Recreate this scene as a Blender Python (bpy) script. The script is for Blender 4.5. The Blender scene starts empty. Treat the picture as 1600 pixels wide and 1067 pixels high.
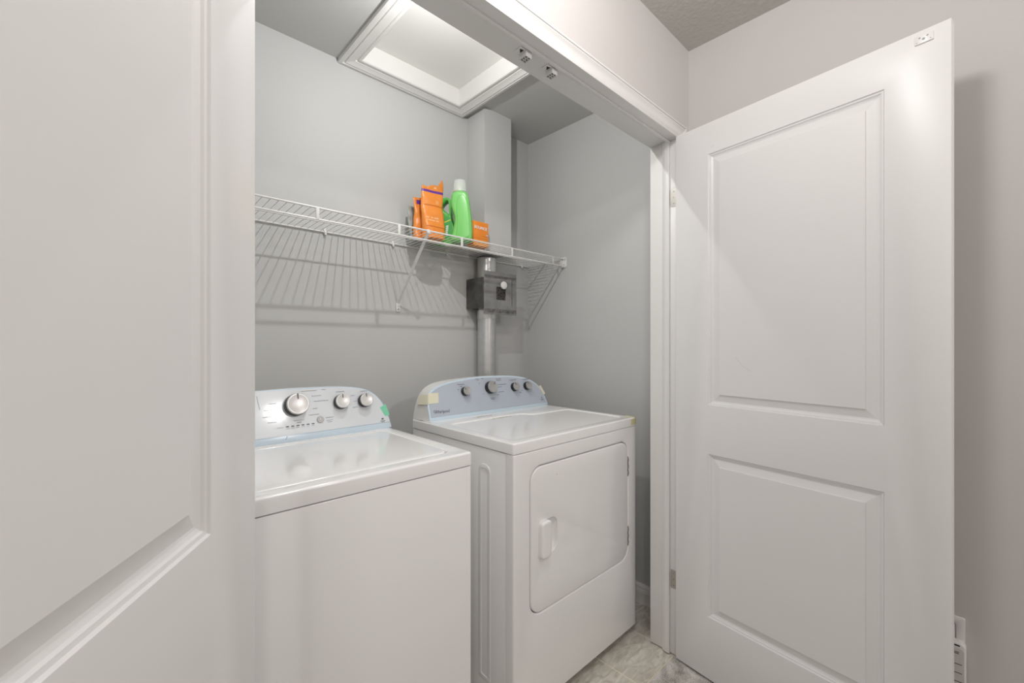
import bpy, bmesh, math, random
from mathutils import Vector, Matrix
from mathutils.geometry import tessellate_polygon

random.seed(7)
scene = bpy.context.scene
COL = scene.collection
PI = math.pi
R = math.radians

# ------------------------------------------------------------------ camera
CAM_H = 1.2546
cam_data = bpy.data.cameras.new('camera')
cam_data.sensor_width = 36.0
cam_data.lens = 671.04 / 1600.0 * 36.0
cam_data.shift_y = 3.14 / 1600.0
cam_data.clip_start = 0.02
cam = bpy.data.objects.new('camera', cam_data)
cam.location = (0, 0, CAM_H)
cam.rotation_euler = (R(90), 0, -R(43.332))
COL.objects.link(cam)
scene.camera = cam

# ------------------------------------------------------------------ world, exposure, lamp powers
world = bpy.data.worlds.new('world')
scene.world = world
world.use_nodes = True
world.node_tree.nodes['Background'].inputs[0].default_value = (0, 0, 0, 1)   # closed rooms: no sky gets in
world.node_tree.nodes['Background'].inputs[1].default_value = 0.0
scene.view_settings.view_transform = 'Standard'
scene.view_settings.look = 'None'
scene.view_settings.exposure = 1.03
scene.view_settings.gamma = 1.0
scene.view_settings.use_curve_mapping = False
scene.cycles.sample_clamp_indirect = 0.5      # keeps the bounce light of the small lamps free of fireflies
scene.cycles.caustics_reflective = False
scene.cycles.caustics_refractive = False

BULB_POS = (0.78, 1.065, 2.33)      # bare bulb over the closet door, inside
BULB_POWER = 8.3
BULB_COLOR = (1.0, 1.0, 0.985)
DOME_POS = (0.62, 0.32)             # hall ceiling dome in front of the closet
DOME_POWER = 13.5
DOME_COLOR = (1.0, 0.965, 0.945)
DOME2_POS = (1.28, -1.52)          # next dome along the hall
DOME2_POWER = 24.0
FILL_DOME_POS = (-0.95, -0.95)  # dome added as fill for the right door and the closet
FILL_DOME_POWER = 22.0

CEIL = 2.4787


# ------------------------------------------------------------------ materials
def new_mat(name, color, rough=0.5, metal=0.0, bump=None, vary=None, spec=0.5, coat=0.0):
    """bump=(scale, strength, distance); vary=(scale, amount, second colour)"""
    m = bpy.data.materials.new(name)
    m.use_nodes = True
    nt = m.node_tree
    b = nt.nodes['Principled BSDF']
    b.inputs['Base Color'].default_value = (*color, 1)
    b.inputs['Roughness'].default_value = rough
    b.inputs['Metallic'].default_value = metal
    b.inputs['Specular IOR Level'].default_value = spec
    if coat:
        b.inputs['Coat Weight'].default_value = coat
        b.inputs['Coat Roughness'].default_value = 0.08
    tc = nt.nodes.new('ShaderNodeTexCoord')
    if vary:
        n = nt.nodes.new('ShaderNodeTexNoise')
        n.inputs['Scale'].default_value = vary[0]
        n.inputs['Detail'].default_value = 6
        nt.links.new(tc.outputs['Object'], n.inputs['Vector'])
        r = nt.nodes.new('ShaderNodeValToRGB')
        r.color_ramp.elements[0].position = 0.5 - vary[1]
        r.color_ramp.elements[1].position = 0.5 + vary[1]
        r.color_ramp.elements[0].color = (*color, 1)
        r.color_ramp.elements[1].color = (*vary[2], 1)
        nt.links.new(n.outputs['Fac'], r.inputs['Fac'])
        nt.links.new(r.outputs['Color'], b.inputs['Base Color'])
    if bump:
        n2 = nt.nodes.new('ShaderNodeTexNoise')
        n2.inputs['Scale'].default_value = bump[0]
        n2.inputs['Detail'].default_value = 4
        nt.links.new(tc.outputs['Object'], n2.inputs['Vector'])
        bp = nt.nodes.new('ShaderNodeBump')
        bp.inputs['Strength'].default_value = bump[1]
        bp.inputs['Distance'].default_value = bump[2]
        nt.links.new(n2.outputs['Fac'], bp.inputs['Height'])
        nt.links.new(bp.outputs['Normal'], b.inputs['Normal'])
    return m


M = {}
M['paint'] = new_mat('wall paint', (0.56, 0.562, 0.555), 0.62, bump=(420, 0.06, 0.001),
                     vary=(3.0, 0.35, (0.575, 0.577, 0.57)))
M['hall_paint'] = new_mat('hall paint', (0.60, 0.578, 0.562), 0.62, bump=(420, 0.06, 0.001),
                          vary=(3.0, 0.35, (0.615, 0.592, 0.576)))
M['ceil_closet'] = new_mat('closet ceiling paint', (0.55, 0.545, 0.53), 0.7, bump=(300, 0.06, 0.001))
M['ceil_hall'] = new_mat('stippled ceiling', (0.60, 0.585, 0.56), 0.9, bump=(70, 0.55, 0.006))
M['trim'] = new_mat('white trim enamel', (0.78, 0.775, 0.76), 0.36, bump=(60, 0.02, 0.001))
M['door'] = new_mat('white door enamel', (0.815, 0.812, 0.803), 0.36, bump=(240, 0.05, 0.0008))
M['hatch'] = new_mat('hatch white', (0.80, 0.79, 0.765), 0.4)
M['enamel'] = new_mat('appliance white enamel', (0.895, 0.89, 0.883), 0.16, bump=(500, 0.015, 0.0004), coat=0.3)
M['plastic'] = new_mat('white plastic', (0.80, 0.79, 0.77), 0.32)
M['shell'] = new_mat('console white plastic', (0.74, 0.735, 0.72), 0.3)
M['film'] = new_mat('pale blue film', (0.58, 0.69, 0.78), 0.2)
M['dryer_face'] = new_mat('blue grey face', (0.455, 0.50, 0.57), 0.28)
M['washer_face'] = new_mat('pale silver face', (0.69, 0.72, 0.75), 0.26, coat=0.4)
M['print'] = new_mat('grey print', (0.12, 0.125, 0.14), 0.5)
M['print_soft'] = new_mat('soft grey print', (0.33, 0.345, 0.37), 0.5)
M['black'] = new_mat('black plastic', (0.012, 0.012, 0.013), 0.35)
M['gap'] = new_mat('dark seam', (0.03, 0.028, 0.026), 0.8)
M['knob_silver'] = new_mat('knob silver', (0.70, 0.685, 0.67), 0.3, metal=0.35)
M['knob_grey'] = new_mat('knob grey', (0.42, 0.41, 0.40), 0.38, metal=0.3)
M['chrome'] = new_mat('chrome', (0.75, 0.75, 0.74), 0.18, metal=1.0)
M['nickel'] = new_mat('satin nickel', (0.50, 0.475, 0.44), 0.38, metal=0.85)
M['galv'] = new_mat('galvanised steel', (0.60, 0.605, 0.60), 0.33, metal=0.85,
                    vary=(28, 0.3, (0.72, 0.72, 0.71)), bump=(40, 0.12, 0.002))
M['foil'] = new_mat('foil tape', (0.78, 0.78, 0.77), 0.3, metal=0.8, bump=(90, 0.4, 0.003))
M['smoke'] = new_mat('smoked plastic', (0.028, 0.026, 0.025), 0.18, vary=(16, 0.2, (0.10, 0.095, 0.09)))
M['smoke_plate'] = new_mat('grey smoked plate', (0.17, 0.17, 0.168), 0.2,
                           vary=(14, 0.24, (0.28, 0.28, 0.275)))  # mottled tones paint marbled reflections onto the plate
M['smoke_band'] = new_mat('scuffed dark band', (0.055, 0.053, 0.05), 0.3, vary=(45, 0.16, (0.18, 0.175, 0.17)))
M['lint'] = new_mat('dark lint', (0.02, 0.018, 0.017), 0.9, vary=(160, 0.1, (0.09, 0.08, 0.075)), bump=(200, 0.8, 0.006))
M['wire'] = new_mat('white vinyl wire', (0.80, 0.795, 0.775), 0.35)
M['tape_cream'] = new_mat('cream tape', (0.74, 0.71, 0.55), 0.5)
M['tape_yellow'] = new_mat('yellowed tape', (0.66, 0.62, 0.36), 0.45)
M['tape_green'] = new_mat('green tape', (0.20, 0.62, 0.40), 0.45)
M['residue'] = new_mat('label residue', (0.42, 0.385, 0.31), 0.6, vary=(90, 0.12, (0.72, 0.71, 0.68)))
M['orange'] = new_mat('orange film', (0.80, 0.245, 0.035), 0.35, bump=(45, 0.35, 0.006),
                      vary=(30, 0.3, (0.86, 0.30, 0.06)))
M['orange_card'] = new_mat('orange card', (0.86, 0.23, 0.02), 0.45, vary=(14, 0.2, (0.90, 0.36, 0.05)))
M['purple'] = new_mat('purple print', (0.13, 0.045, 0.30), 0.4)
M['peach'] = new_mat('pale orange print', (0.90, 0.50, 0.24), 0.4)
M['rust'] = new_mat('dark orange print', (0.55, 0.14, 0.02), 0.4)
M['pouch_grey'] = new_mat('grey green pouch', (0.36, 0.38, 0.36), 0.45, bump=(40, 0.3, 0.004))
M['green'] = new_mat('light green plastic', (0.20, 0.61, 0.155), 0.3)
M['green_dark'] = new_mat('green plastic', (0.10, 0.48, 0.07), 0.3)
M['label_green'] = new_mat('green label', (0.06, 0.42, 0.08), 0.35)
M['label_yellow'] = new_mat('yellow print', (0.72, 0.72, 0.08), 0.4)
M['label_white'] = new_mat('white print', (0.82, 0.84, 0.82), 0.4)
M['spout'] = new_mat('pale green spout', (0.70, 0.80, 0.66), 0.4)
M['scuff'] = new_mat('grey scuff', (0.60, 0.59, 0.575), 0.5)
M['navy'] = new_mat('navy cap', (0.012, 0.02, 0.06), 0.35)
M['shade_brown'] = new_mat('brown underside', (0.05, 0.033, 0.018), 0.8)
M['outlet'] = new_mat('ivory outlet plastic', (0.70, 0.68, 0.65), 0.35)
M['grout'] = new_mat('beige grout', (0.78, 0.71, 0.58), 0.8)
M['screw'] = new_mat('screw head', (0.30, 0.29, 0.28), 0.4, metal=0.7)

# clear cap
mc = bpy.data.materials.new('clear cap plastic')
mc.use_nodes = True
bb = mc.node_tree.nodes['Principled BSDF']
bb.inputs['Base Color'].default_value = (0.93, 0.97, 0.92, 1)
bb.inputs['Roughness'].default_value = 0.12
bb.inputs['Alpha'].default_value = 0.32
M['clear'] = mc

# vinyl tile: beige mottling with drawn-out veins
mt = bpy.data.materials.new('beige vinyl tile')
mt.use_nodes = True
nt = mt.node_tree
b = nt.nodes['Principled BSDF']
b.inputs['Roughness'].default_value = 0.38
tc = nt.nodes.new('ShaderNodeTexCoord')
mp = nt.nodes.new('ShaderNodeMapping')
mp.inputs['Scale'].default_value = (9, 22, 1)
mp.inputs['Rotation'].default_value = (0, 0, 0.6)
gm = nt.nodes.new('ShaderNodeNewGeometry')
nt.links.new(gm.outputs['Position'], mp.inputs['Vector'])
n1 = nt.nodes.new('ShaderNodeTexNoise')
n1.inputs['Scale'].default_value = 1.6
n1.inputs['Detail'].default_value = 8
n1.inputs['Distortion'].default_value = 1.2
nt.links.new(mp.outputs['Vector'], n1.inputs['Vector'])
cr = nt.nodes.new('ShaderNodeValToRGB')
cr.color_ramp.elements[0].position = 0.3
cr.color_ramp.elements[0].color = (0.44, 0.405, 0.34, 1)
cr.color_ramp.elements[1].position = 0.72
cr.color_ramp.elements[1].color = (0.76, 0.73, 0.66, 1)
nt.links.new(n1.outputs['Fac'], cr.inputs['Fac'])
nt.links.new(cr.outputs['Color'], b.inputs['Base Color'])
M['tile'] = mt

# carpet
mk = bpy.data.materials.new('grey carpet')
mk.use_nodes = True
nt = mk.node_tree
b = nt.nodes['Principled BSDF']
b.inputs['Roughness'].default_value = 1.0
b.inputs['Specular IOR Level'].default_value = 0.1
tc = nt.nodes.new('ShaderNodeTexCoord')
n1 = nt.nodes.new('ShaderNodeTexNoise')
n1.inputs['Scale'].default_value = 260
n1.inputs['Detail'].default_value = 5
n3 = nt.nodes.new('ShaderNodeTexNoise')
n3.inputs['Scale'].default_value = 22
n3.inputs['Detail'].default_value = 4
nt.links.new(tc.outputs['Object'], n1.inputs['Vector'])
nt.links.new(tc.outputs['Object'], n3.inputs['Vector'])
mx = nt.nodes.new('ShaderNodeMath')
mx.operation = 'ADD'
nt.links.new(n1.outputs['Fac'], mx.inputs[0])
nt.links.new(n3.outputs['Fac'], mx.inputs[1])
cr = nt.nodes.new('ShaderNodeValToRGB')
cr.color_ramp.elements[0].position = 0.75 / 2
cr.color_ramp.elements[0].color = (0.29, 0.27, 0.245, 1)
cr.color_ramp.elements[1].position = 1.25 / 2
cr.color_ramp.elements[1].color = (0.86, 0.83, 0.79, 1)
hv = nt.nodes.new('ShaderNodeMath')
hv.operation = 'MULTIPLY'
hv.inputs[1].default_value = 0.5
nt.links.new(mx.outputs[0], hv.inputs[0])
nt.links.new(hv.outputs[0], cr.inputs['Fac'])
nt.links.new(cr.outputs['Color'], b.inputs['Base Color'])
bp = nt.nodes.new('ShaderNodeBump')
bp.inputs['Strength'].default_value = 0.9
bp.inputs['Distance'].default_value = 0.008
nt.links.new(n1.outputs['Fac'], bp.inputs['Height'])
nt.links.new(bp.outputs['Normal'], b.inputs['Normal'])
M['carpet'] = mk

for key_, nm_, al_ in (('bulb', 'clear bulb glass', 0.03), ('dome', 'thin shade glass', 0.25)):
    M[key_] = new_mat(nm_, (0.95, 0.94, 0.92), 0.1)
    M[key_].node_tree.nodes['Principled BSDF'].inputs['Alpha'].default_value = al_


# ------------------------------------------------------------------ mesh helpers
class MB:
    def __init__(self):
        self.v = []
        self.f = []
        self.mi = []

    def add(self, verts, faces, mi=0):
        o = len(self.v)
        self.v += [tuple(p) for p in verts]
        for fc in faces:
            self.f.append(tuple(i + o for i in fc))
            self.mi.append(mi)
        return self

    def box(self, x0, x1, y0, y1, z0, z1, mi=0, fn=None):
        vs = [(x, y, z) for z in (z0, z1) for y in (y0, y1) for x in (x0, x1)]
        if fn:
            vs = [fn(*p) for p in vs]
        self.add(vs, [(0, 2, 3, 1), (4, 5, 7, 6), (0, 1, 5, 4), (2, 6, 7, 3), (0, 4, 6, 2), (1, 3, 7, 5)], mi)
        return self

    def rbox(self, x0, x1, y0, y1, z0, z1, r=0.003, seg=2, mi=0, fn=None):
        bm = bmesh.new()
        bmesh.ops.create_cube(bm, size=1)
        for v in bm.verts:
            v.co = ((x0 + x1) / 2 + v.co.x * (x1 - x0), (y0 + y1) / 2 + v.co.y * (y1 - y0), (z0 + z1) / 2 + v.co.z * (z1 - z0))
        bmesh.ops.bevel(bm, geom=list(bm.edges), offset=r, segments=seg, profile=0.5, affect='EDGES')
        bm.verts.index_update()
        vs = [tuple(v.co) for v in bm.verts]
        if fn:
            vs = [fn(*p) for p in vs]
        self.add(vs, [[v.index for v in f.verts] for f in bm.faces], mi)
        bm.free()
        return self

    def tube(self, pts, r, n=10, mi=0, caps=True):
        pts = [Vector(p) for p in pts]
        rr = r if isinstance(r, (list, tuple)) else [r] * len(pts)
        rings = []
        up = None
        for i, p in enumerate(pts):
            a = pts[max(i - 1, 0)]
            c = pts[min(i + 1, len(pts) - 1)]
            t = (c - a).normalized()
            if up is None:
                up = Vector((0, 0, 1)) if abs(t.z) < 0.9 else Vector((1, 0, 0))
            s = t.cross(up).normalized()
            w = s.cross(t).normalized()
            up = w
            rings.append([p + (s * math.cos(k * 2 * PI / n) + w * math.sin(k * 2 * PI / n)) * rr[i] for k in range(n)])
        vs = [q for rg in rings for q in rg]
        fs = []
        for i in range(len(pts) - 1):
            for k in range(n):
                fs.append((i * n + k, i * n + (k + 1) % n, (i + 1) * n + (k + 1) % n, (i + 1) * n + k))
        if caps:
            fs.append(tuple(range(n)))
            fs.append(tuple((len(pts) - 1) * n + k for k in range(n)))
        return self.add(vs, fs, mi)

    def lathe(self, prof, fn, n=28, mi=0):
        """prof = [(r, h)], fn(x, y, h) -> world"""
        vs, fs = [], []
        m = len(prof)
        for k in range(n):
            a = 2 * PI * k / n
            for r_, h in prof:
                vs.append(fn(r_ * math.cos(a), r_ * math.sin(a), h))
        for k in range(n):
            for j in range(m - 1):
                a = k * m + j
                b_ = ((k + 1) % n) * m + j
                fs.append((a, b_, b_ + 1, a + 1))
        return self.add(vs, fs, mi)

    def plate(self, outer, holes=(), d0=0.0, d1=0.01, b=0.0, fn=None, seg=3, mi=0, both=False):
        """flat body with outline, holes and a rounded edge on the d1 side (or on both sides)"""
        def area(p):
            return sum(p[i][0] * p[(i + 1) % len(p)][1] - p[(i + 1) % len(p)][0] * p[i][1] for i in range(len(p)))

        def off(p, o):
            if o == 0:
                return list(p)
            res = []
            n = len(p)
            for i in range(n):
                a, c, e = Vector(p[i - 1]), Vector(p[i]), Vector(p[(i + 1) % n])
                t1 = (c - a).normalized()
                t2 = (e - c).normalized()
                n1 = Vector((-t1.y, t1.x))
                n2 = Vector((-t2.y, t2.x))
                s = n1 + n2
                l = s.dot(n1)
                q = c + s * (o / max(l, 0.3))
                res.append((q.x, q.y))
            return res
        loops = [list(outer) if area(outer) > 0 else list(reversed(outer))]
        for h in holes:
            loops.append(list(h) if area(h) < 0 else list(reversed(h)))
        steps = []
        if both and b:
            for i in range(seg + 1):
                a = i / seg * PI / 2
                steps.append((b * (1 - math.sin(a)), d0 + b * (1 - math.cos(a))))
        else:
            steps.append((0, d0))
        if b:
            for i in range(seg + 1):
                a = i / seg * PI / 2
                steps.append((b * (1 - math.cos(a)), d1 - b + b * math.sin(a)))
        else:
            steps.append((0, d1))
        vs, fs = [], []
        first, last = [], []
        for lp in loops:
            base = len(vs)
            n = len(lp)
            for o, d in steps:
                for q in off(lp, o):
                    vs.append((q[0], q[1], d))
            for s in range(len(steps) - 1):
                for i in range(n):
                    j = (i + 1) % n
                    fs.append((base + s * n + i, base + s * n + j, base + (s + 1) * n + j, base + (s + 1) * n + i))
            first.append(list(range(base, base + n)))
            last.append(list(range(base + (len(steps) - 1) * n, base + len(steps) * n)))
        for group, flip in ((first, True), (last, False)):
            idx = [i for g in group for i in g]
            polys = [[Vector((vs[i][0], vs[i][1], 0)) for i in g] for g in group]
            if len(polys) == 1 and len(polys[0]) <= 4:
                fs.append(tuple(idx))
                continue
            for t in tessellate_polygon(polys):
                fs.append(tuple(idx[k] for k in t))
        if fn:
            vs = [fn(*p) for p in vs]
        return self.add(vs, fs, mi)

    def loft(self, loops, mi=0, close=True, caps=(True, True)):
        n = len(loops[0])
        vs = [p for l in loops for p in l]
        fs = []
        for s in range(len(loops) - 1):
            for i in range(n if close else n - 1):
                j = (i + 1) % n
                fs.append((s * n + i, s * n + j, (s + 1) * n + j, (s + 1) * n + i))
        if caps[0]:
            fs.append(tuple(range(n)))
        if caps[1]:
            fs.append(tuple((len(loops) - 1) * n + i for i in range(n)))
        return self.add(vs, fs, mi)


def origin(o):
    v = Vector((0, 0, 0))
    while o is not None:
        v += o.location
        o = o.parent
    return v


def obj(name, mb, mats, parent=None, smooth=35, loc=None):
    """one mesh object from an MB; vertices are given in world space"""
    if not isinstance(mats, (list, tuple)):
        mats = [mats]
    org = Vector(loc) if loc is not None else Vector((0, 0, 0))
    base = origin(parent) + org
    me = bpy.data.meshes.new(name)
    me.from_pydata([(p[0] - base.x, p[1] - base.y, p[2] - base.z) for p in mb.v], [], mb.f)
    for m in mats:
        me.materials.append(M[m] if isinstance(m, str) else m)
    for p, i in zip(me.polygons, mb.mi):
        p.material_index = i
    bm = bmesh.new()
    bm.from_mesh(me)
    bmesh.ops.recalc_face_normals(bm, faces=list(bm.faces))
    bm.to_mesh(me)
    bm.free()
    if smooth:
        me.polygons.foreach_set('use_smooth', [True] * len(me.polygons))
        me.set_sharp_from_angle(angle=R(smooth))
    me.update()
    o = bpy.data.objects.new(name, me)
    COL.objects.link(o)
    o.location = org
    if parent is not None:
        o.parent = parent
    return o


def tag(o, label, cat, group=None, kind=None):
    o['label'] = label
    o['category'] = cat
    if group:
        o['group'] = group
    if kind:
        o['kind'] = kind
    return o


def thing(name, label, cat, loc, group=None, kind=None):
    o = bpy.data.objects.new(name, None)
    o.empty_display_size = 0.05
    o.location = loc
    COL.objects.link(o)
    return tag(o, label, cat, group, kind)


def struct(name, mb, mats, label, cat, smooth=35):
    return tag(obj(name, mb, mats, None, smooth), label, cat, None, 'structure')


def rr(x0, x1, y0, y1, r, n=6):
    """rounded rectangle; r may be one radius or four (bl, br, tr, tl)"""
    rs = r if isinstance(r, (list, tuple)) else [r] * 4
    cs = [(x0 + rs[0], y0 + rs[0], PI, rs[0]), (x1 - rs[1], y0 + rs[1], 1.5 * PI, rs[1]),
          (x1 - rs[2], y1 - rs[2], 0, rs[2]), (x0 + rs[3], y1 - rs[3], 0.5 * PI, rs[3])]
    out = []
    for cx, cy, a0, r_ in cs:
        if r_ <= 0:
            out.append((cx, cy))
            continue
        for i in range(n + 1):
            a = a0 + i / n * PI / 2
            out.append((cx + r_ * math.cos(a), cy + r_ * math.sin(a)))
    return out


def resample(pts, n):
    pts = [Vector(p) for p in pts]
    L = [0]
    for i in range(1, len(pts)):
        L.append(L[-1] + (pts[i] - pts[i - 1]).length)
    out = []
    for k in range(n):
        t = L[-1] * k / (n - 1)
        i = 1
        while i < len(L) - 1 and L[i] < t:
            i += 1
        u = (t - L[i - 1]) / max(L[i] - L[i - 1], 1e-9)
        out.append(pts[i - 1].lerp(pts[i], min(max(u, 0), 1)))
    return out


def smooth_curve(pts, n, closed=False, it=2):
    """corner-cutting (Chaikin) then even resampling"""
    p = [Vector(q) for q in pts]
    for _ in range(it):
        q = [] if closed else [p[0]]
        m = len(p)
        for i in range(m if closed else m - 1):
            a, b_ = p[i], p[(i + 1) % m]
            q += [a.lerp(b_, 0.25), a.lerp(b_, 0.75)]
        if not closed:
            q.append(p[-1])
        p = q
    if closed:
        p.append(p[0])
        return resample(p, n + 1)[:-1]
    return resample(p, n)


def text_mb(body, size, fn, depth=0.0006, align='LEFT', shear=0.0, bold=0.0):
    cu = bpy.data.curves.new('lettering', 'FONT')
    cu.body = body
    cu.size = size
    cu.align_x = align
    cu.shear = shear
    cu.offset = bold
    cu.extrude = depth
    cu.resolution_u = 2
    o = bpy.data.objects.new('lettering', cu)
    COL.objects.link(o)
    dg = bpy.context.evaluated_depsgraph_get()
    dg.update()
    me = bpy.data.meshes.new_from_object(o.evaluated_get(dg))
    mb = MB()
    mb.add([fn(v.co.x, v.co.y, v.co.z) for v in me.vertices], [tuple(p.vertices) for p in me.polygons])
    bpy.data.objects.remove(o)
    bpy.data.curves.remove(cu)
    bpy.data.meshes.remove(me)
    return mb


# ------------------------------------------------------------------ the setting
XR = 1.8865      # closet right wall
YB = 1.856       # closet back wall
XL = -0.02       # closet left wall
YF = 0.8012      # hall face of the closet front wall
YI = 0.9123      # closet face of that wall
XH = 1.7744      # hall right wall
HXL, HYB = -1.7, -2.4

m = MB()
m.box(HXL, XH, HYB, 0.806, -0.03, 0.004)
struct('floor', m, 'carpet', 'grey mottled carpet of the hall in front of the closet', 'carpet')

m = MB()
m.box(XL, XR, 0.806, YB, -0.03, -0.0025)
fl = struct('floor', m, 'grout', 'beige vinyl tile floor inside the laundry closet', 'tile floor')
TS = 0.25
full = None
xs = [XL] + [1.4246 + TS * k for k in range(-5, 2)] + [XR]
ys = [0.812 + TS * k for k in range(5)] + [YB]
for i in range(len(xs) - 1):
    for j in range(len(ys) - 1):
        x0, x1, y0, y1 = xs[i] + 0.0028, xs[i + 1] - 0.0028, ys[j] + 0.0028, ys[j + 1] - 0.0028
        if x1 - x0 < 0.01 or y1 - y0 < 0.01:
            continue
        t = MB()
        t.plate([(x0, y0), (x1, y0), (x1, y1), (x0, y1)], (), -0.0025, -0.0006, 0.0012, None, 1)
        cx, cy = (x0 + x1) / 2, (y0 + y1) / 2
        if abs(x1 - x0 - TS + 0.0056) < 1e-4 and abs(y1 - y0 - TS + 0.0056) < 1e-4:
            if full is None:
                full = obj('tile', t, 'tile', fl, 0, loc=(cx, cy, 0))
            else:
                c = full.copy()
                COL.objects.link(c)
                c.location = (cx, cy, 0)
        else:
            obj('tile', t, 'tile', fl, 0, loc=(cx, cy, 0))

m = MB()
m.box(XL - 0.1, XR + 0.1, YB, YB + 0.1, 0, 2.6)
struct('wall_back', m, 'paint', 'grey painted back wall of the closet behind the wire shelf', 'wall')
m = MB()
m.box(XR, XR + 0.1, YI, YB, 0, 2.6)
struct('wall_right', m, 'paint', 'grey painted right side wall of the closet beside the dryer', 'wall')
m = MB()
m.box(XL - 0.1, XL, YI, YB, 0, 2.6)
struct('wall_left', m, 'paint', 'grey painted left side wall of the closet beside the washer', 'wall')

JX0, JX1, JZ = 0.105, 1.660, 2.074     # clear opening between the jambs
m = MB()
m.box(HXL, JX0 - 0.018, YF, YI, 0, 2.6)
m.box(JX1 + 0.018, XR + 0.1, YF, YI, 0, 2.6)
m.box(JX0 - 0.018, JX1 + 0.018, YF, YI, JZ + 0.018, 2.6)
struct('wall_front', m, 'hall_paint', 'pale painted hall wall over the closet opening', 'wall')
m = MB()
m.box(XH, XH + 0.1, HYB, YF, 0, 2.6)
struct('wall_hall_right', m, 'hall_paint', 'pale painted hall wall behind the open right door', 'wall')
m = MB()
m.box(HXL - 0.1, HXL, HYB, YF, 0, 2.6)
struct('wall_hall_left', m, 'hall_paint', 'pale painted wall at the far left end of the hall', 'wall')
m = MB()
m.box(HXL - 0.1, XH + 0.1, HYB - 0.1, HYB, 0, 2.6)
struct('wall_hall_rear', m, 'hall_paint', 'pale painted hall wall opposite the closet', 'wall')

# attic hatch opening in the closet ceiling
HX0, HX1, HY0, HY1 = 0.7965, 1.3085, 1.2665, 1.7795
m = MB()
m.plate([(XL, YI), (XR, YI), (XR, YB), (XL, YB)], [[(HX0 - 0.007, HY0 - 0.007), (HX1 + 0.007, HY0 - 0.007), (HX1 + 0.007, HY1 + 0.007), (HX0 - 0.007, HY1 + 0.007)]], CEIL, CEIL + 0.05)
struct('ceiling', m, 'ceil_closet', 'grey painted closet ceiling around the attic hatch', 'ceiling', 0)
m = MB()
m.box(HXL, XH, HYB, YF, CEIL, CEIL + 0.05)
struct('ceiling', m, 'ceil_hall', 'stipple textured ceiling of the hall', 'ceiling', 0)

# boxed-in duct chase in the back corner
m = MB()
m.plate([(1.4189, 1.7118), (1.608, 1.7118), (1.608, YB), (1.4189, YB)], (), 1.7375, CEIL, 0)
struct('wall_chase', m, 'paint', 'grey boxed-in duct chase dropping from the ceiling to the wire shelf', 'chase', 0)

# ---- casing around the opening
CASING = [(0, 0), (0, 0.007), (0.0012, 0.0085), (0.0042, 0.0085), (0.0052, 0.0050), (0.0072, 0.0050), (0.0082, 0.0090), (0.0110, 0.0098), (0.0122, 0.0072),
          (0.0135, 0.0098), (0.018, 0.0104), (0.026, 0.0110), (0.034, 0.0130), (0.0405, 0.0168), (0.0430, 0.0170), (0.0442, 0.0120),
          (0.0468, 0.0120), (0.048, 0.0165), (0.053, 0.0168), (0.055, 0.015), (0.055, 0)]
CI0, CI1, CIZ = JX0 - 0.006, JX1 + 0.007, JZ + 0.005


def seg_loft(mb, a, b_):
    mb.loft([a, b_])


m = MB()
seg_loft(m, [(CI0 - w, YF - t, CIZ + w) for w, t in CASING], [(CI1 + w, YF - t, CIZ + w) for w, t in CASING])
struct('trim_1', m, 'trim', 'moulded white head casing over the closet opening', 'trim', 20)
m = MB()
seg_loft(m, [(CI1 + w, YF - t, 0.004) for w, t in CASING], [(CI1 + w, YF - t, CIZ + w) for w, t in CASING])
struct('trim_2', m, 'trim', 'moulded white side casing behind the hinges of the right door', 'trim', 20)
m = MB()
seg_loft(m, [(CI0 - w, YF - t, 0.004) for w, t in CASING], [(CI0 - w, YF - t, CIZ + w) for w, t in CASING])
struct('trim_3', m, 'trim', 'moulded white side casing behind the hinges of the left door', 'trim', 20)

# ---- jambs with door stops
JY0, JY1 = 0.789, 0.9135
m = MB()
m.rbox(JX1, JX1 + 0.018, JY0, JY1, 0.004, JZ + 0.018, 0.0015)
t4 = struct('trim_4', m, 'trim', 'white right side jamb of the closet opening with a door stop', 'jamb')
m = MB()
STOP = [(0, 0.826), (-0.009, 0.826), (-0.0105, 0.829), (-0.0105, 0.845), (-0.007, 0.851), (-0.004, 0.858), (0, 0.860)]
m.loft([[(JX1 + a, y, 0.004) for a, y in STOP], [(JX1 + a, y, JZ) for a, y in STOP]])
obj('door_stop', m, 'trim', t4)
m = MB()
m.rbox(JX0 - 0.018, JX0, JY0, JY1, 0.004, JZ + 0.018, 0.0015)
t5 = struct('trim_5', m, 'trim', 'white left side jamb of the closet opening with a door stop', 'jamb')
m = MB()
m.loft([[(JX0 - a, y, 0.004) for a, y in STOP], [(JX0 - a, y, JZ) for a, y in STOP]])
obj('door_stop', m, 'trim', t5)
m = MB()
m.rbox(JX0, JX1, JY0, JY1, JZ, JZ + 0.018, 0.0015)
t6 = struct('trim_6', m, 'trim', 'white head jamb across the top of the closet opening', 'jamb')
m = MB()
HSTOP = [(0, 0.824), (-0.005, 0.824), (-0.006, 0.826), (-0.006, 0.834), (-0.003, 0.839), (0, 0.840)]
m.loft([[(JX0, y, JZ + a) for a, y in HSTOP], [(JX1, y, JZ + a) for a, y in HSTOP]])
obj('door_stop', m, 'trim', t6)

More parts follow.
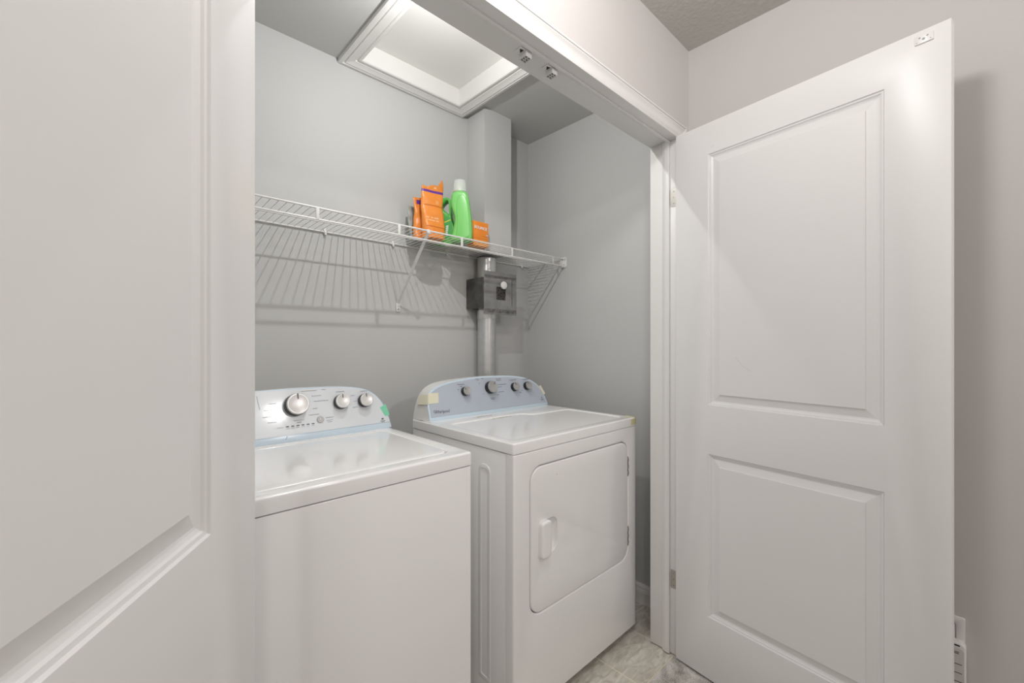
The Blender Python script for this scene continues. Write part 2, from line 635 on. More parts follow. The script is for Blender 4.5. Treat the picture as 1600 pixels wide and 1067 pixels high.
# ---- baseboards
BASE = [(0, 0), (0.013, 0), (0.013, 0.058), (0.0115, 0.061), (0.0115, 0.066), (0.0095, 0.069), (0.0095, 0.079),
        (0.007, 0.086), (0.0035, 0.091), (0.003, 0.094), (0, 0.094)]
m = MB()
m.loft([[(XR - a, YI, z) for a, z in BASE], [(XR - a, YB, z) for a, z in BASE]])
struct('baseboard_right', m, 'trim', 'white baseboard along the right closet wall beside the dryer', 'baseboard', 20)
m = MB()
m.loft([[(XL, YB - a, z) for a, z in BASE], [(XR - 0.013, YB - a, z) for a, z in BASE]])
struct('baseboard_back', m, 'trim', 'white baseboard along the closet back wall behind the machines', 'baseboard', 20)
m = MB()
m.loft([[(XH - a, HYB, z + 0.004) for a, z in BASE], [(XH - a, YF - 0.018, z + 0.004) for a, z in BASE]])
struct('baseboard_hall', m, 'trim', 'white baseboard of the hall wall behind the right door', 'baseboard', 20)

# ---- attic hatch
hatch = thing('attic_hatch', 'white framed attic hatch in the closet ceiling', 'attic hatch',
              ((HX0 + HX1) / 2, (HY0 + HY1) / 2, CEIL))
HT = [(-0.002, 0.0006), (-0.002, 0.0085), (0.002, 0.0125), (0.012, 0.0125), (0.0145, 0.0075), (0.019, 0.0075), (0.022, 0.0125), (0.045, 0.0155),
      (0.052, 0.0185), (0.0540, 0.0135), (0.058, 0.0135), (0.060, 0.0195), (0.070, 0.0195), (0.0755, 0.0175), (0.0755, 0.0004)]


def hatch_pt(cx, cy, w, t):
    x = HX0 - w if cx == 0 else HX1 + w
    y = HY0 - w if cy == 0 else HY1 + w
    return (x, y, CEIL - t)


for c0, c1 in (((0, 0), (1, 0)), ((1, 0), (1, 1)), ((1, 1), (0, 1)), ((0, 1), (0, 0))):
    m = MB()
    seg_loft(m, [hatch_pt(*c0, w, t) for w, t in HT], [hatch_pt(*c1, w, t) for w, t in HT])
    obj('hatch_casing', m, 'hatch', hatch, 20)
m = MB()
TH = 0.006
m.box(HX0 - TH, HX0, HY0 - TH, HY1 + TH, CEIL - 0.0005, CEIL + 0.085)
m.box(HX1, HX1 + TH, HY0 - TH, HY1 + TH, CEIL - 0.0005, CEIL + 0.085)
m.box(HX0, HX1, HY0 - TH, HY0, CEIL - 0.0005, CEIL + 0.085)
m.box(HX0, HX1, HY1, HY1 + TH, CEIL - 0.0005, CEIL + 0.085)
obj('hatch_lining', m, 'hatch', hatch, 0)
m = MB()
m.box(HX0, HX1, HY0, HY1, CEIL + 0.073, CEIL + 0.09)
obj('hatch_panel', m, 'hatch', hatch, 0)


# ------------------------------------------------------------------ doors
DW, DZ0, DZ1, DT = 0.7697, 0.012, 2.072, 0.035
PANELS = [(0.133, 0.6385, 1.027, 1.955), (0.133, 0.6385, 0.242, 0.845)]
PRING = [(0.0, 0.0), (0.002, -0.0035), (0.0065, -0.0045), (0.0085, -0.0075), (0.013, -0.0098), (0.0165, -0.0105),
         (0.0405, -0.0046), (0.0418, -0.0008)]


def make_door(name, hinge, ang_dir, face_n, label):
    dx, dy = ang_dir
    nx, ny = face_n

    def fn(s, z, d):
        return (hinge[0] + dx * s + nx * d, hinge[1] + dy * s + ny * d, z)
    mb = MB()
    mb.plate([(0, DZ0), (DW, DZ0), (DW, DZ1), (0, DZ1)],
             [[(a, c), (b_, c), (b_, e), (a, e)] for a, b_, c, e in PANELS], -DT, 0.0, 0.0009, fn, 2)
    d = struct(name, mb, 'door', label, 'door', 30)
    for a, b_, c, e in PANELS:
        mb = MB()
        loops = []
        for o_, dp in PRING:
            loops.append([fn(a + o_, c + o_, dp), fn(b_ - o_, c + o_, dp), fn(b_ - o_, e - o_, dp), fn(a + o_, e - o_, dp)])
        back = []
        for o_, dp in PRING:
            back.append([fn(a + o_, c + o_, -DT - dp), fn(b_ - o_, c + o_, -DT - dp),
                         fn(b_ - o_, e - o_, -DT - dp), fn(a + o_, e - o_, -DT - dp)])
        mb.loft(list(reversed(back)) + loops)
        obj('door_panel', mb, 'door', d, 12)
    return d, fn


a = R(7.2)
door_r, fr = make_door('door_2', (1.6371, 0.7909), (-math.sin(a), -math.cos(a)), (-math.cos(a), math.sin(a)),
                       'white two-panel closet door swung open on the right')
al = R(32.37)
door_l, fl_ = make_door('door_1', (0.1617, 0.7320), (-math.sin(al), -math.cos(al)), (math.cos(al), -math.sin(al)),
                        'white two-panel closet door cut off by the left edge of the photo')

# strike plate near the top free corner of the right door
for dr, fnn in ((door_r, fr), (door_l, fl_)):
    m = MB()
    m.plate(rr(0.701, 0.738, 2.0365, 2.0585, 0.002, 3), (), 0, 0.0035, 0.001, fnn, 2)
    sp = obj('strike_plate', m, 'plastic', dr)
    sp['label'] = 'white plastic strike plate'
    m = MB()
    for s, z, r_ in ((0.7115, 2.0515, 0.0022), (0.7265, 2.0520, 0.0022), (0.7190, 2.0465, 0.0032), (0.7060, 2.0415, 0.0012),
                     (0.7325, 2.0420, 0.0012)):
        m.plate([(s + r_ * math.cos(k * PI / 4), z + r_ * math.sin(k * PI / 4)) for k in range(8)], (), 0.0034, 0.0039, 0, fnn)
    obj('plate_hole', m, 'print_soft', sp)
# hinges of the right door
for z in (1.842, 0.306):
    m = MB()
    m.plate(rr(0.797, 0.8235, z - 0.037, z + 0.037, 0.006, 4), (), 0, 0.0015, 0.0004, lambda y, zz, d: (JX1 - d, y, zz), 1)
    m.tube([(1.6665, 0.7855, z - 0.037), (1.6665, 0.7855, z + 0.037)], 0.0042, 10)
    h = obj('hinge', m, 'nickel', door_r)
    m = MB()
    for zz in (-0.024, 0.0, 0.024):
        m.tube([(JX1 - 0.0014, 0.810, z + zz), (JX1 - 0.0021, 0.810, z + zz)], 0.0026, 8)
    obj('hinge_screw', m, 'screw', h)
for z in (1.842, 0.306):
    m = MB()
    m.tube([(0.128, 0.7600, z - 0.037), (0.128, 0.7600, z + 0.037)], 0.0042, 10)
    m.box(JX0, 0.129, 0.7595, 0.789, z - 0.037, z + 0.037)
    obj('hinge', m, 'nickel', door_l)


# small scuffs on the right door
for s0, z0, s1, z1 in ((0.1440, 1.9770, 0.1560, 1.9800), (0.2330, 1.2060, 0.2560, 1.1780), (0.2560, 1.1780, 0.2860, 1.1590)):
    m = MB()
    m.tube([fr(s0, z0, 0.0001 if s0 < 0.2 else -0.0007), fr(s1, z1, 0.0001 if s0 < 0.2 else -0.0007)], 0.0005, 5)
    obj('scuff_mark', m, 'scuff', door_r)


# touch catches under the head jamb
def make_catch(x, label):
    y = 0.854
    c = thing('door_catch', label, 'catch', (x, y, JZ))
    mb = MB()
    mb.rbox(x - 0.021, x + 0.021, y - 0.0125, y + 0.0125, JZ - 0.0035, JZ - 0.0001, 0.0012)
    obj('base', mb, 'plastic', c)
    mb = MB()
    # hollow body with a lattice of ribs round six open cells
    bx0, bx1, by0, by1, bz = x - 0.003, x + 0.018, y - 0.0125, y + 0.0125, JZ - 0.0200
    for xx in (bx0, (bx0 + bx1) / 2, bx1):
        mb.box(xx - 0.0010, xx + 0.0010, by0, by1, bz, JZ - 0.003)
    for k4 in range(4):
        yy = by0 + (by1 - by0) * k4 / 3
        mb.box(bx0 - 0.0010, bx1 + 0.0010, yy - 0.0009, yy + 0.0009, bz, JZ - 0.003)
    obj('ribbed_body', mb, 'plastic', c, 0)
    mb = MB()
    mb.box(bx0, bx1, by0 + 0.0005, by1 - 0.0005, bz + 0.0035, JZ - 0.003)
    obj('cell_shade', mb, 'gap', c, 0)  # dark block painting the shade inside the open cells
    mb = MB()
    mb.plate([(-0.0185, -0.0045), (-0.0065, -0.0075), (-0.0065, 0.0075)], (), 0.003, 0.0042, 0, lambda u, v, d: (x + u, y + v, JZ - d))
    obj('slot', mb, 'black', c, 0)


make_catch(0.850, 'white plastic door catch under the head jamb, nearer the attic hatch')
make_catch(0.960, 'white plastic door catch under the head jamb, nearer the right door')

# ------------------------------------------------------------------ lamps
lamp = thing('lamp_holder', 'porcelain lampholder with a bare bulb above the closet door inside', 'lamp', (BULB_POS[0], YI, BULB_POS[2]))


def fy(x, y, h):
    return (BULB_POS[0] + x, YI + h, BULB_POS[2] + y)


m = MB()
m.lathe([(0, 0.0005), (0.055, 0.0005), (0.057, 0.004), (0.054, 0.012), (0.034, 0.020), (0.028, 0.045), (0.024, 0.048), (0, 0.048)], fy)
obj('porcelain_base', m, 'plastic', lamp)
bl = BULB_POS[1] - YI
# clear round bulb; opaque collar added to keep its light off the door
m = MB()
m.lathe([(0, 0.0485), (0.013, 0.0485), (0.0135, 0.075), (0.018, 0.105), (0.0275, bl - 0.0125), (0.0275, bl - 0.0085), (0.0255, bl - 0.0100), (0, bl - 0.0120)], fy)
obj('light_block_collar', m, 'plastic', lamp)
prof = []
for i in range(13):
    an = -R(18) + i / 12 * R(108)
    prof.append((0.0270 * math.cos(an), bl + 0.0270 * math.sin(an)))
prof[-1] = (0, prof[-1][1])
m = MB()
m.lathe(prof, fy)
obj('bulb', m, 'bulb', lamp)
pl_ = bpy.data.lights.new('bulb_light', 'POINT')
pl_.energy = BULB_POWER
pl_.color = BULB_COLOR
pl_.shadow_soft_size = 0.0095
po = bpy.data.objects.new('bulb_light', pl_)
COL.objects.link(po)
po.parent = lamp
po.location = (0, bl, 0)


def dome(x, y, power, label):
    d = thing('ceiling_light', label, 'ceiling light', (x, y, CEIL), 'dome lights of the hall')
    f_ = lambda a_, b_, h: (x + a_, y + b_, CEIL - h)
    mb = MB()
    mb.lathe([(0, 0.0005), (0.132, 0.0005), (0.136, 0.006), (0.134, 0.02), (0.124, 0.024), (0, 0.024)], f_, 40)
    obj('ring', mb, 'nickel', d)
    mb = MB()
    pr = [(0.122, 0.0245)]
    for i in range(1, 11):
        an = i / 10 * PI / 2
        pr.append((0.122 * math.cos(an), 0.0245 + 0.085 * math.sin(an)))
    pr[-1] = (0, pr[-1][1])
    mb.lathe(pr, f_, 40)
    obj('glass_shade', mb, 'dome', d)
    la = bpy.data.lights.new('dome_light', 'POINT')
    la.shadow_soft_size = 0.10
    la.energy = power
    la.color = DOME_COLOR
    lo_ = bpy.data.objects.new('dome_light', la)
    COL.objects.link(lo_)
    lo_.parent = d
    lo_.location = (0, 0, -0.075)


dome(*DOME_POS, DOME_POWER, 'round frosted ceiling light in the hall right before the closet')
dome(*DOME2_POS, DOME2_POWER, 'round frosted ceiling light farther back along the hall')
dome(*FILL_DOME_POS, FILL_DOME_POWER, 'added round frosted fill light at the left end of the hall')


# ------------------------------------------------------------------ consoles and knobs
TA = R(16)
SA, CA = math.sin(TA), math.cos(TA)


def panel_map(y0, z0):
    def fn(x, s, n=0.0):
        return (x, y0 + s * SA - n * CA, z0 + s * CA + n * SA)
    return fn


def make_knob(parent, pm, x, s, r, h, face, turn=0.0):
    def f_(a_, b_, hh):
        return pm(x + a_, s + b_, hh)
    mb = MB()
    mb.lathe([(0, 0.001), (r * 0.98, 0.001), (r, 0.003), (r * 0.99, h * 0.62), (r * 0.93, h * 0.80), (0, h * 0.80)], f_, 32)
    k = obj('knob', mb, 'black', parent)
    mb = MB()
    mb.lathe([(0, h * 0.78), (r * 0.955, h * 0.78), (r * 0.96, h * 0.86), (r * 0.91, h * 0.985), (r * 0.84, h), (r * 0.80, h * 0.985),
              (0, h * 0.985)], f_, 32)
    obj('knob_face', mb, face, k)
    ca, sa = math.cos(turn), math.sin(turn)
    mb = MB()
    mb.box(-r * 0.055, r * 0.055, r * 0.42, r * 0.92, h * 0.97, h + 0.0008,
           fn=lambda u, v, d: f_(u * ca - v * sa, u * sa + v * ca, d))
    obj('knob_pointer', mb, 'print', k)
    return k


def dashes(mb, pm, rows, n0=0.0014, n1=0.0017):
    """illegible fine print: broken strokes (x, s, length, height)"""
    for x, s, L, hgt in rows:
        u = 0.0
        while u < L:
            w = min(random.uniform(0.0015, 0.0045), L - u)
            mb.box(x + u, x + u + w, s - hgt / 2, s + hgt / 2, n0, n1, fn=lambda a_, b_, d: pm(a_, b_, d))
            u += w + 0.0009


def make_console(parent, front, back, pm, face_mat, yb, film_w=0.0075, strip=0.016):
    NP = 56
    fo = smooth_curve(front, NP)
    ba = smooth_curve(back, NP)
    zb = pm(0, 0)[2] - 0.0
    # shell: from behind the face panel to the back plate
    mb = MB()
    l0 = [pm(p.x, p.y, -0.004) for p in fo]
    l1 = [(p.x, yb, p.y) for p in ba]
    lm = []
    for p, q in zip(l0, l1):
        v = Vector(p).lerp(Vector(q), 0.5)
        lm.append((v.x, v.y, v.z + 0.002))
    mb.loft([l0, lm, l1])
    obj('console_shell', mb, 'shell', parent, 50)
    outline = [(p.x, p.y) for p in fo]
    mb = MB()
    mb.plate(outline, (), -0.006, 0.0, 0.002, lambda x, s, n: pm(x, s, n), 3)
    fr_ = obj('console_frame', mb, 'film', parent)
    # inner face
    cx = sum(p[0] for p in outline) / len(outline)
    inner = []
    n = len(outline)
    for i, p in enumerate(outline):
        a_ = Vector(outline[max(i - 1, 0)])
        c_ = Vector(outline[min(i + 1, n - 1)])
        t = (c_ - a_).normalized()
        nn = Vector((t.y, -t.x))
        q = Vector(p) + nn * film_w
        inner.append((q.x, max(q.y, strip)))
    ded = [inner[0]]
    for q in inner[1:]:
        if (Vector(q) - Vector(ded[-1])).length > 0.0012:
            ded.append(q)
    # keep the two bottom corners tidy
    x0, x1 = ded[0][0], ded[-1][0]
    mb = MB()
    mb.plate(ded, (), -0.001, 0.0011, 0.0004, lambda x, s, n_: pm(x, s, n_), 1)
    return obj('console_face', mb, face_mat, fr_)


# ------------------------------------------------------------------ washer
WX0, WX1, WY0, WY1 = 0.100, 0.800, 1.020, 1.690
washer = thing('washing_machine', 'white top-loading washing machine with three knobs, left of the dryer', 'washer', ((WX0 + WX1) / 2, (WY0 + WY1) / 2, 0))
m = MB()
m.plate(rr(WX0 + 0.001, WX1 - 0.001, WY0 + 0.0015, WY1, (0.010, 0.010, 0.004, 0.004), 5), (), 0.028, 0.888, 0.003)
obj('cabinet', m, 'enamel', washer)
m = MB()
m.box(WX0 + 0.008, WX1 - 0.008, WY0 + 0.008, WY1 - 0.01, 0.884, 0.893)
obj('seam_shade', m, 'gap', washer, 0)  # near-black strip painting the shade in the joint under the top
LX0, LX1, LY0, LY1 = 0.152, 0.748, 1.070, 1.492
m = MB()
lidhole = rr(LX0 - 0.003, LX1 + 0.003, LY0 - 0.003, LY1 + 0.003, (0.03, 0.03, 0.008, 0.008), 6)
m.plate(rr(WX0, WX1, WY0, WY1, (0.012, 0.012, 0.005, 0.005), 5), [lidhole], 0.891, 0.930, 0.007, None, 4)
obj('top_deck', m, 'enamel', washer, 40)
m = MB()
m.plate(lidhole, (), 0.900, 0.913)
obj('lid_well', m, 'shell', washer, 0)
m = MB()
m.plate(rr(LX0, LX1, LY0, LY1, (0.028, 0.028, 0.006, 0.006), 6), (), 0.914, 0.9295, 0.004, None, 3)
lid = obj('lid', m, 'enamel', washer, 40)
m = MB()
m.rbox(LX0 + 0.02, LX1 - 0.02, LY1 + 0.006, LY1 + 0.016, 0.926, 0.9325, 0.0015)
obj('lid_hinge', m, 'enamel', washer)
for fx in (WX0 + 0.06, WX1 - 0.06):
    for fyy in (WY0 + 0.06, WY1 - 0.06):
        m = MB()
        m.lathe([(0, 0), (0.022, 0), (0.022, 0.012), (0.01, 0.014), (0.01, 0.029), (0, 0.029)], lambda a_, b_, h: (fx + a_, fyy + b_, h), 14)
        obj('foot', m, 'black', washer)

pw = panel_map(1.532, 0.930)
right_half = [(0.8045, 0.0), (0.8015, 0.0238), (0.7940, 0.0627), (0.7750, 0.1100), (0.7402, 0.1473), (0.6920, 0.1660), (0.6206, 0.1742),
              (0.5300, 0.1780)]
wfront = [(0.9 - x, s) for x, s in right_half] + [(0.45, 0.1790)] + list(reversed(right_half))
wback = [(p[0], 0.930 + p[1] * 0.93) for p in wfront]
wface = make_console(washer, wfront, wback, pw, 'washer_face', 1.640, 0.0045, 0.0225)
make_knob(washer, pw, 0.4659, 0.1195, 0.0375, 0.034, 'knob_silver', 0.0)
make_knob(washer, pw, 0.6180, 0.1162, 0.0265, 0.028, 'knob_silver', 0.0)
make_knob(washer, pw, 0.7067, 0.1130, 0.0255, 0.028, 'knob_silver', 0.05)
m = MB()
m.lathe([(0, 0.001), (0.0115, 0.001), (0.0115, 0.0035), (0.0105, 0.0045), (0, 0.0045)], lambda a_, b_, h: pw(0.5415 + a_, 0.0615 + b_, h), 24)
bt = obj('start_button', m, 'knob_grey', washer)
m = MB()
m.box(0.5405, 0.5425, 0.0605, 0.0655, 0.0044, 0.0049, fn=pw)
obj('button_mark', m, 'label_white', bt)
m = MB()
for i in range(6):
    x = 0.4305 + i * 0.0163
    m.box(x, x + 0.0088, 0.0488, 0.0522, 0.0012, 0.0017, fn=pw)
obj('indicator_light', m, 'print', washer, 0)
m = MB()
dashes(m, pw, [(0.385, 0.131, 0.022, 0.0022), (0.370, 0.111, 0.026, 0.0022), (0.364, 0.089, 0.030, 0.0022), (0.378, 0.070, 0.026, 0.0022),
               (0.487, 0.1655, 0.052, 0.0022), (0.556, 0.1665, 0.014, 0.0022), (0.520, 0.146, 0.032, 0.0022), (0.526, 0.127, 0.050, 0.0024),
               (0.520, 0.102, 0.016, 0.0022), (0.505, 0.081, 0.034, 0.0022),
               (0.605, 0.1545, 0.030, 0.0024), (0.656, 0.136, 0.016, 0.0020), (0.664, 0.114, 0.014, 0.0020), (0.660, 0.092, 0.020, 0.0020),
               (0.697, 0.1495, 0.026, 0.0024), (0.457, 0.0675, 0.032, 0.0016), (0.4655, 0.0605, 0.014, 0.0030),
               (0.5605, 0.0655, 0.026, 0.0026), (0.5625, 0.0560, 0.022, 0.0018), (0.5655, 0.0500, 0.016, 0.0018),
               (0.403, 0.0495, 0.020, 0.0016), (0.430, 0.0440, 0.010, 0.0014), (0.4465, 0.0445, 0.010, 0.0014), (0.463, 0.0445, 0.009, 0.0014),
               (0.479, 0.0445, 0.010, 0.0014), (0.495, 0.0445, 0.008, 0.0014), (0.511, 0.0445, 0.009, 0.0014)])
obj('control_print', m, 'print_soft', washer, 0)['kind'] = 'stuff'
m = MB()
m.box(0.7660, 0.7745, 0.0335, 0.0395, 0.0012, 0.0017, fn=pw)
dashes(m, pw, [(0.7605, 0.0285, 0.020, 0.0022), (0.7645, 0.0245, 0.012, 0.0016)])
obj('badge_print', m, 'print', washer, 0)
m = MB()
m.plate([(0.7655, 0.0800), (0.7825, 0.0460), (0.8010, 0.0475), (0.7895, 0.0930)], (), 0.0008, 0.0019, 0, lambda x, s, n: pw(x, s, n))
tp = obj('tape', m, 'tape_green', washer, 0)
tp['label'] = 'torn green tape'
m = MB()
m.tube([pw(0.352, 0.160, 0.0016), pw(0.354, 0.140, 0.0016), pw(0.3585, 0.115, 0.0016)], 0.0006, 6)
obj('film_crease', m, 'print_soft', washer)
m = MB()
m.tube([pw(0.4325, 0.0200, 0.0010), pw(0.4295, 0.0125, 0.0012), pw(0.4272, 0.0105, 0.0012)], 0.0008, 6)
obj('film_crease', m, 'print_soft', washer)

# ------------------------------------------------------------------ dryer
DX0, DX1, DY0, DY1 = 0.9424, 1.6794, 0.9923, 1.6157
dryer = thing('dryer', 'white front-loading dryer with four knobs, right of the washing machine', 'dryer', ((DX0 + DX1) / 2, (DY0 + DY1) / 2, 0))
m = MB()
m.plate(rr(DX0 + 0.0015, DX1 - 0.0015, 1.030, DY1, 0.004, 3), (), 0.032, 0.8955, 0.002)
obj('cabinet', m, 'enamel', dryer)
m = MB()
m.box(DX0 + 0.006, DX1 - 0.006, DY0 + 0.010, DY1 - 0.01, 0.890, 0.905)
m.box(DX0 + 0.006, DX1 - 0.006, 1.0222, 1.034, 0.034, 0.895)
obj('seam_shade', m, 'gap', dryer, 0)  # near-black filler painting the shade in the door groove and top joint
m = MB()
m.box(DX0 + 0.03, DX1 - 0.004, DY0 + 0.012, DY1 - 0.02, 0.029, 0.0315)
obj('base_pan', m, 'shade_brown', dryer, 0)  # dark colour paints the shade in the gap under the dryer
for fx in (DX0 + 0.05, DX1 - 0.05):
    for fyy in (DY0 + 0.06, DY1 - 0.06):
        m = MB()
        m.lathe([(0, 0), (0.018, 0), (0.018, 0.010), (0.008, 0.012), (0.008, 0.024), (0, 0.024)], lambda a_, b_, h: (fx + a_, fyy + b_, h), 14)
        obj('foot', m, 'black', dryer)
# front panel: wraps round the sides, with the door opening
ff = lambda x, z, d: (x, 1.0275 - d, z)
DH = rr(1.0195, 1.6165, 0.3425, 0.8415, 0.052, 9)
m = MB()
m.plate([(DX0, 0.030), (DX1, 0.030), (DX1, 0.8965), (DX0, 0.8965)], [DH], 0, 1.0275 - DY0, 0.0062, ff, 4)
obj('front_panel', m, 'enamel', dryer, 40)
# door with a pocket behind the pull
pocket = rr(1.090, 1.155, 0.532, 0.648, (0.012, 0.034, 0.026, 0.012), 6)
m = MB()
m.plate(rr(1.0225, 1.6135, 0.3455, 0.8385, 0.0495, 9), [pocket], 0.006, 1.0275 - DY0 + 0.0005, 0.0045, ff, 3)
ddoor = obj('door', m, 'enamel', dryer, 40)
m = MB()
cxp, czp = 1.118, 0.590
lp = []
for sc, dep in ((1.09, 0.030), (1.0, 0.0300), (0.93, 0.0265), (0.80, 0.0225), (0.55, 0.0200)):
    lp.append([ff(cxp + (u - cxp) * sc, czp + (v - czp) * sc, dep) for u, v in pocket])
m.loft(lp, caps=(False, True))
obj('handle_pocket', m, 'enamel', ddoor, 60)
m = MB()
grip = [(1.058, 0.536), (1.0625, 0.529), (1.085, 0.526), (1.104, 0.531), (1.1085, 0.548), (1.1095, 0.640), (1.106, 0.6505), (1.090, 0.6545),
        (1.066, 0.6525), (1.059, 0.646)]
m.plate([tuple(p) for p in smooth_curve(grip, 40, True, 2)], (), 0.031, 0.0545, 0.007, ff, 4)
obj('handle_grip', m, 'enamel', ddoor, 50)
m = MB()
m.plate(rr(1.064, 1.100, 0.5155, 0.530, 0.004, 3), (), 0.031, 0.040, 0.003, ff, 2)
obj('handle_foot', m, 'enamel', ddoor, 50)
for z0, z1 in ((0.690, 0.772), (0.394, 0.476)):
    m = MB()
    m.rbox(1.6138, 1.6196, DY0 - 0.0012, DY0 + 0.012, z0, z1, 0.001)
    hg = obj('hinge', m, 'nickel', dryer)
    m = MB()
    for k in range(3):
        zz = z0 + (k + 0.5) * (z1 - z0) / 3
        m.rbox(1.6130, 1.6204, DY0 - 0.0018, DY0 + 0.004, zz - 0.006, zz + 0.006, 0.0008)
    obj('hinge_knuckle', m, 'chrome', hg)
m = MB()
m.plate([(1.153 + 0.0014 * math.cos(k * PI / 4), 0.7938 + 0.0014 * math.sin(k * PI / 4)) for k in range(8)], (), 1.0275 - DY0 + 0.0003, 1.0275 - DY0 + 0.0008, 0, ff)
obj('chip', m, 'print', ddoor, 0)
# side embossing
m = MB()
fsd = lambda y, z, d: (DX0 + 0.0018 - d, y, z)
for y0, y1 in ((1.105, 1.170), (1.225, 1.52)):
    m.plate(rr(y0, y1, 0.10, 0.842, (0.012, 0.012, 0.03, 0.03), 6), [rr(y0 + 0.016, y1 - 0.016, 0.116, 0.826, (0.006, 0.006, 0.015, 0.015), 6)], 0, 0.0022, 0.0018, fsd, 2)
obj('side_embossing', m, 'enamel', dryer, 50)
# top
recess = [(0.992, 1.036), (1.628, 1.036), (1.646, 1.050), (1.648, 1.335), (1.636, 1.3475), (1.424, 1.3535), (1.406, 1.366), (1.394, 1.398), (1.378, 1.414),
          (1.004, 1.418), (0.986, 1.402), (0.984, 1.048)]
recess = [tuple(p) for p in smooth_curve(recess, 90, True, 2)]
m = MB()
m.plate(rr(DX0, DX1, DY0, DY1, (0.008, 0.008, 0.004, 0.004), 4), [recess], 0.8985, 0.9335, 0.005, None, 4)
obj('top_panel', m, 'enamel', dryer, 40)
m = MB()
m.plate(recess, (), 0.915, 0.9302)
obj('top_recess', m, 'enamel', dryer, 0)
m = MB()
m.plate([(1.155, 1.452), (1.262, 1.452), (1.262, 1.474), (1.155, 1.474)], (), 0.9330, 0.9337)
m.plate([(1.185, 1.392), (1.315, 1.392), (1.315, 1.406), (1.185, 1.406)], (), 0.9300, 0.9307)
lr = obj('label_residue', m, 'residue', dryer, 0)
lr['label'] = 'torn beige remains of a sticker'
m = MB()
m.box(1.640, DX1 + 0.0007, DY0 - 0.0006, DY0 + 0.003, 0.9035, 0.9285)
m.box(1.6635, DX1 + 0.0008, DY0 + 0.002, DY0 + 0.050, 0.930, 0.9344)
t_ = obj('tape', m, 'tape_yellow', dryer, 0)
t_['label'] = 'yellowed tape over the front corner'

pd = panel_map(1.514, 0.933)
dfront = [(0.9652, 0.0), (0.9655, 0.045), (0.9657, 0.0834), (0.9730, 0.1110), (0.9975, 0.1345), (1.0523, 0.1551), (1.1438, 0.1685), (1.2707, 0.1760),
          (1.4318, 0.1715), (1.5391, 0.1602), (1.6280, 0.1275), (1.6715, 0.0712), (1.688, 0.0143), (1.6913, 0.0)]
lft = [(0.9457, 0.9335), (0.9513, 0.9703), (0.9615, 1.0078), (0.9761, 1.0385), (0.9999, 1.0630), (1.0332, 1.0784), (1.0603, 1.0840),
       (1.1114, 1.0900), (1.1807, 1.0945)]
dback = lft + [(1.311, 1.0965)] + [(2.622 - x, z - (0.004 if z > 1.0 else 0)) for x, z in reversed(lft)]
make_console(dryer, dfront, dback, pd, 'dryer_face', 1.6155, 0.0080, 0.0150)
make_knob(dryer, pd, 1.1643, 0.1105, 0.0205, 0.026, 'knob_grey', 0.9)
make_knob(dryer, pd, 1.3122, 0.1174, 0.0290, 0.031, 'knob_grey', -0.6)
make_knob(dryer, pd, 1.4682, 0.1095, 0.0212, 0.026, 'knob_grey', 0.5)
make_knob(dryer, pd, 1.5556, 0.1083, 0.0212, 0.026, 'knob_grey', 0.5)
m = MB()
dashes(m, pd, [(1.130, 0.1440, 0.040, 0.0024), (1.142, 0.1350, 0.014, 0.0018), (1.128, 0.1220, 0.007, 0.0026),
               (1.236, 0.1640, 0.020, 0.0020), (1.242, 0.1575, 0.016, 0.0020), (1.268, 0.1640, 0.018, 0.0020), (1.253, 0.1420, 0.006, 0.0022),
               (1.266, 0.0930, 0.006, 0.0022), (1.360, 0.1560, 0.034, 0.0022), (1.362, 0.1490, 0.030, 0.0020), (1.366, 0.1280, 0.056, 0.0022),
               (1.366, 0.1170, 0.022, 0.0020), (1.362, 0.0930, 0.036, 0.0020), (1.352, 0.0800, 0.012, 0.0020), (1.306, 0.0680, 0.030, 0.0022),
               (1.312, 0.0620, 0.020, 0.0020), (1.447, 0.1455, 0.046, 0.0024), (1.538, 0.1440, 0.044, 0.0024), (1.500, 0.0800, 0.012, 0.0024),
               (1.515, 0.0900, 0.008, 0.0022)])
obj('control_print', m, 'print', dryer, 0)['kind'] = 'stuff'
m = MB()
m.box(1.6475, 1.6545, 0.0395, 0.0445, 0.0012, 0.0017, fn=pd)
dashes(m, pd, [(1.638, 0.0330, 0.027, 0.0024), (1.643, 0.0285, 0.018, 0.0016)])
obj('badge_print', m, 'print', dryer, 0)
lg = text_mb('Whirlpool', 0.0185, lambda x, y, z: pd(0.9925 + x * 0.98, 0.0290 + y, 0.0014 + z), 0.0002, 'LEFT', 0.12, 0.0002)
# swoosh ring round the initial letter
sw = []
for i in range(15):
    an = R(20) + i / 14 * R(250)
    sw.append(pd(0.9985 + 0.0105 * math.cos(an), 0.0385 + 0.0055 * math.sin(an), 0.0016))
lg.tube(sw, 0.0005, 5)
lo = obj('logo', lg, 'print', dryer, 0)
lo['label'] = 'dark lettering reading Whirlpool'
# tapes on the console
m = MB()
m.plate([(0.9690, 0.0725), (1.0195, 0.0729), (1.0260, 0.1158), (0.9760, 0.1172)], (), 0.0006, 0.0020, 0, lambda x, s, n: pd(x, s, n))
t_ = obj('tape', m, 'tape_cream', dryer, 0)
t_['label'] = 'cream masking tape on the console corner'
m = MB()
sd = []
pts = [pd(0.9675, 0.070, 0.001), pd(0.9745, 0.1085, 0.001), (0.9650, 1.5905, 1.0380), (0.9555, 1.5905, 0.9960)]
off_ = Vector((-0.0026, -0.001, 0.0012))
m.loft([[tuple(Vector(p)) for p in pts], [tuple(Vector(p) + off_) for p in pts]])
t_ = obj('tape', m, 'tape_cream', dryer, 0)
t_['label'] = 'cream masking tape wrapped onto the console side'
m = MB()
m.plate([(1.6459, 0.1013), (1.668, 0.0543), (1.6835, 0.0598), (1.6610, 0.1065)], (), 0.0008, 0.0020, 0, lambda x, s, n: pd(x, s, n))
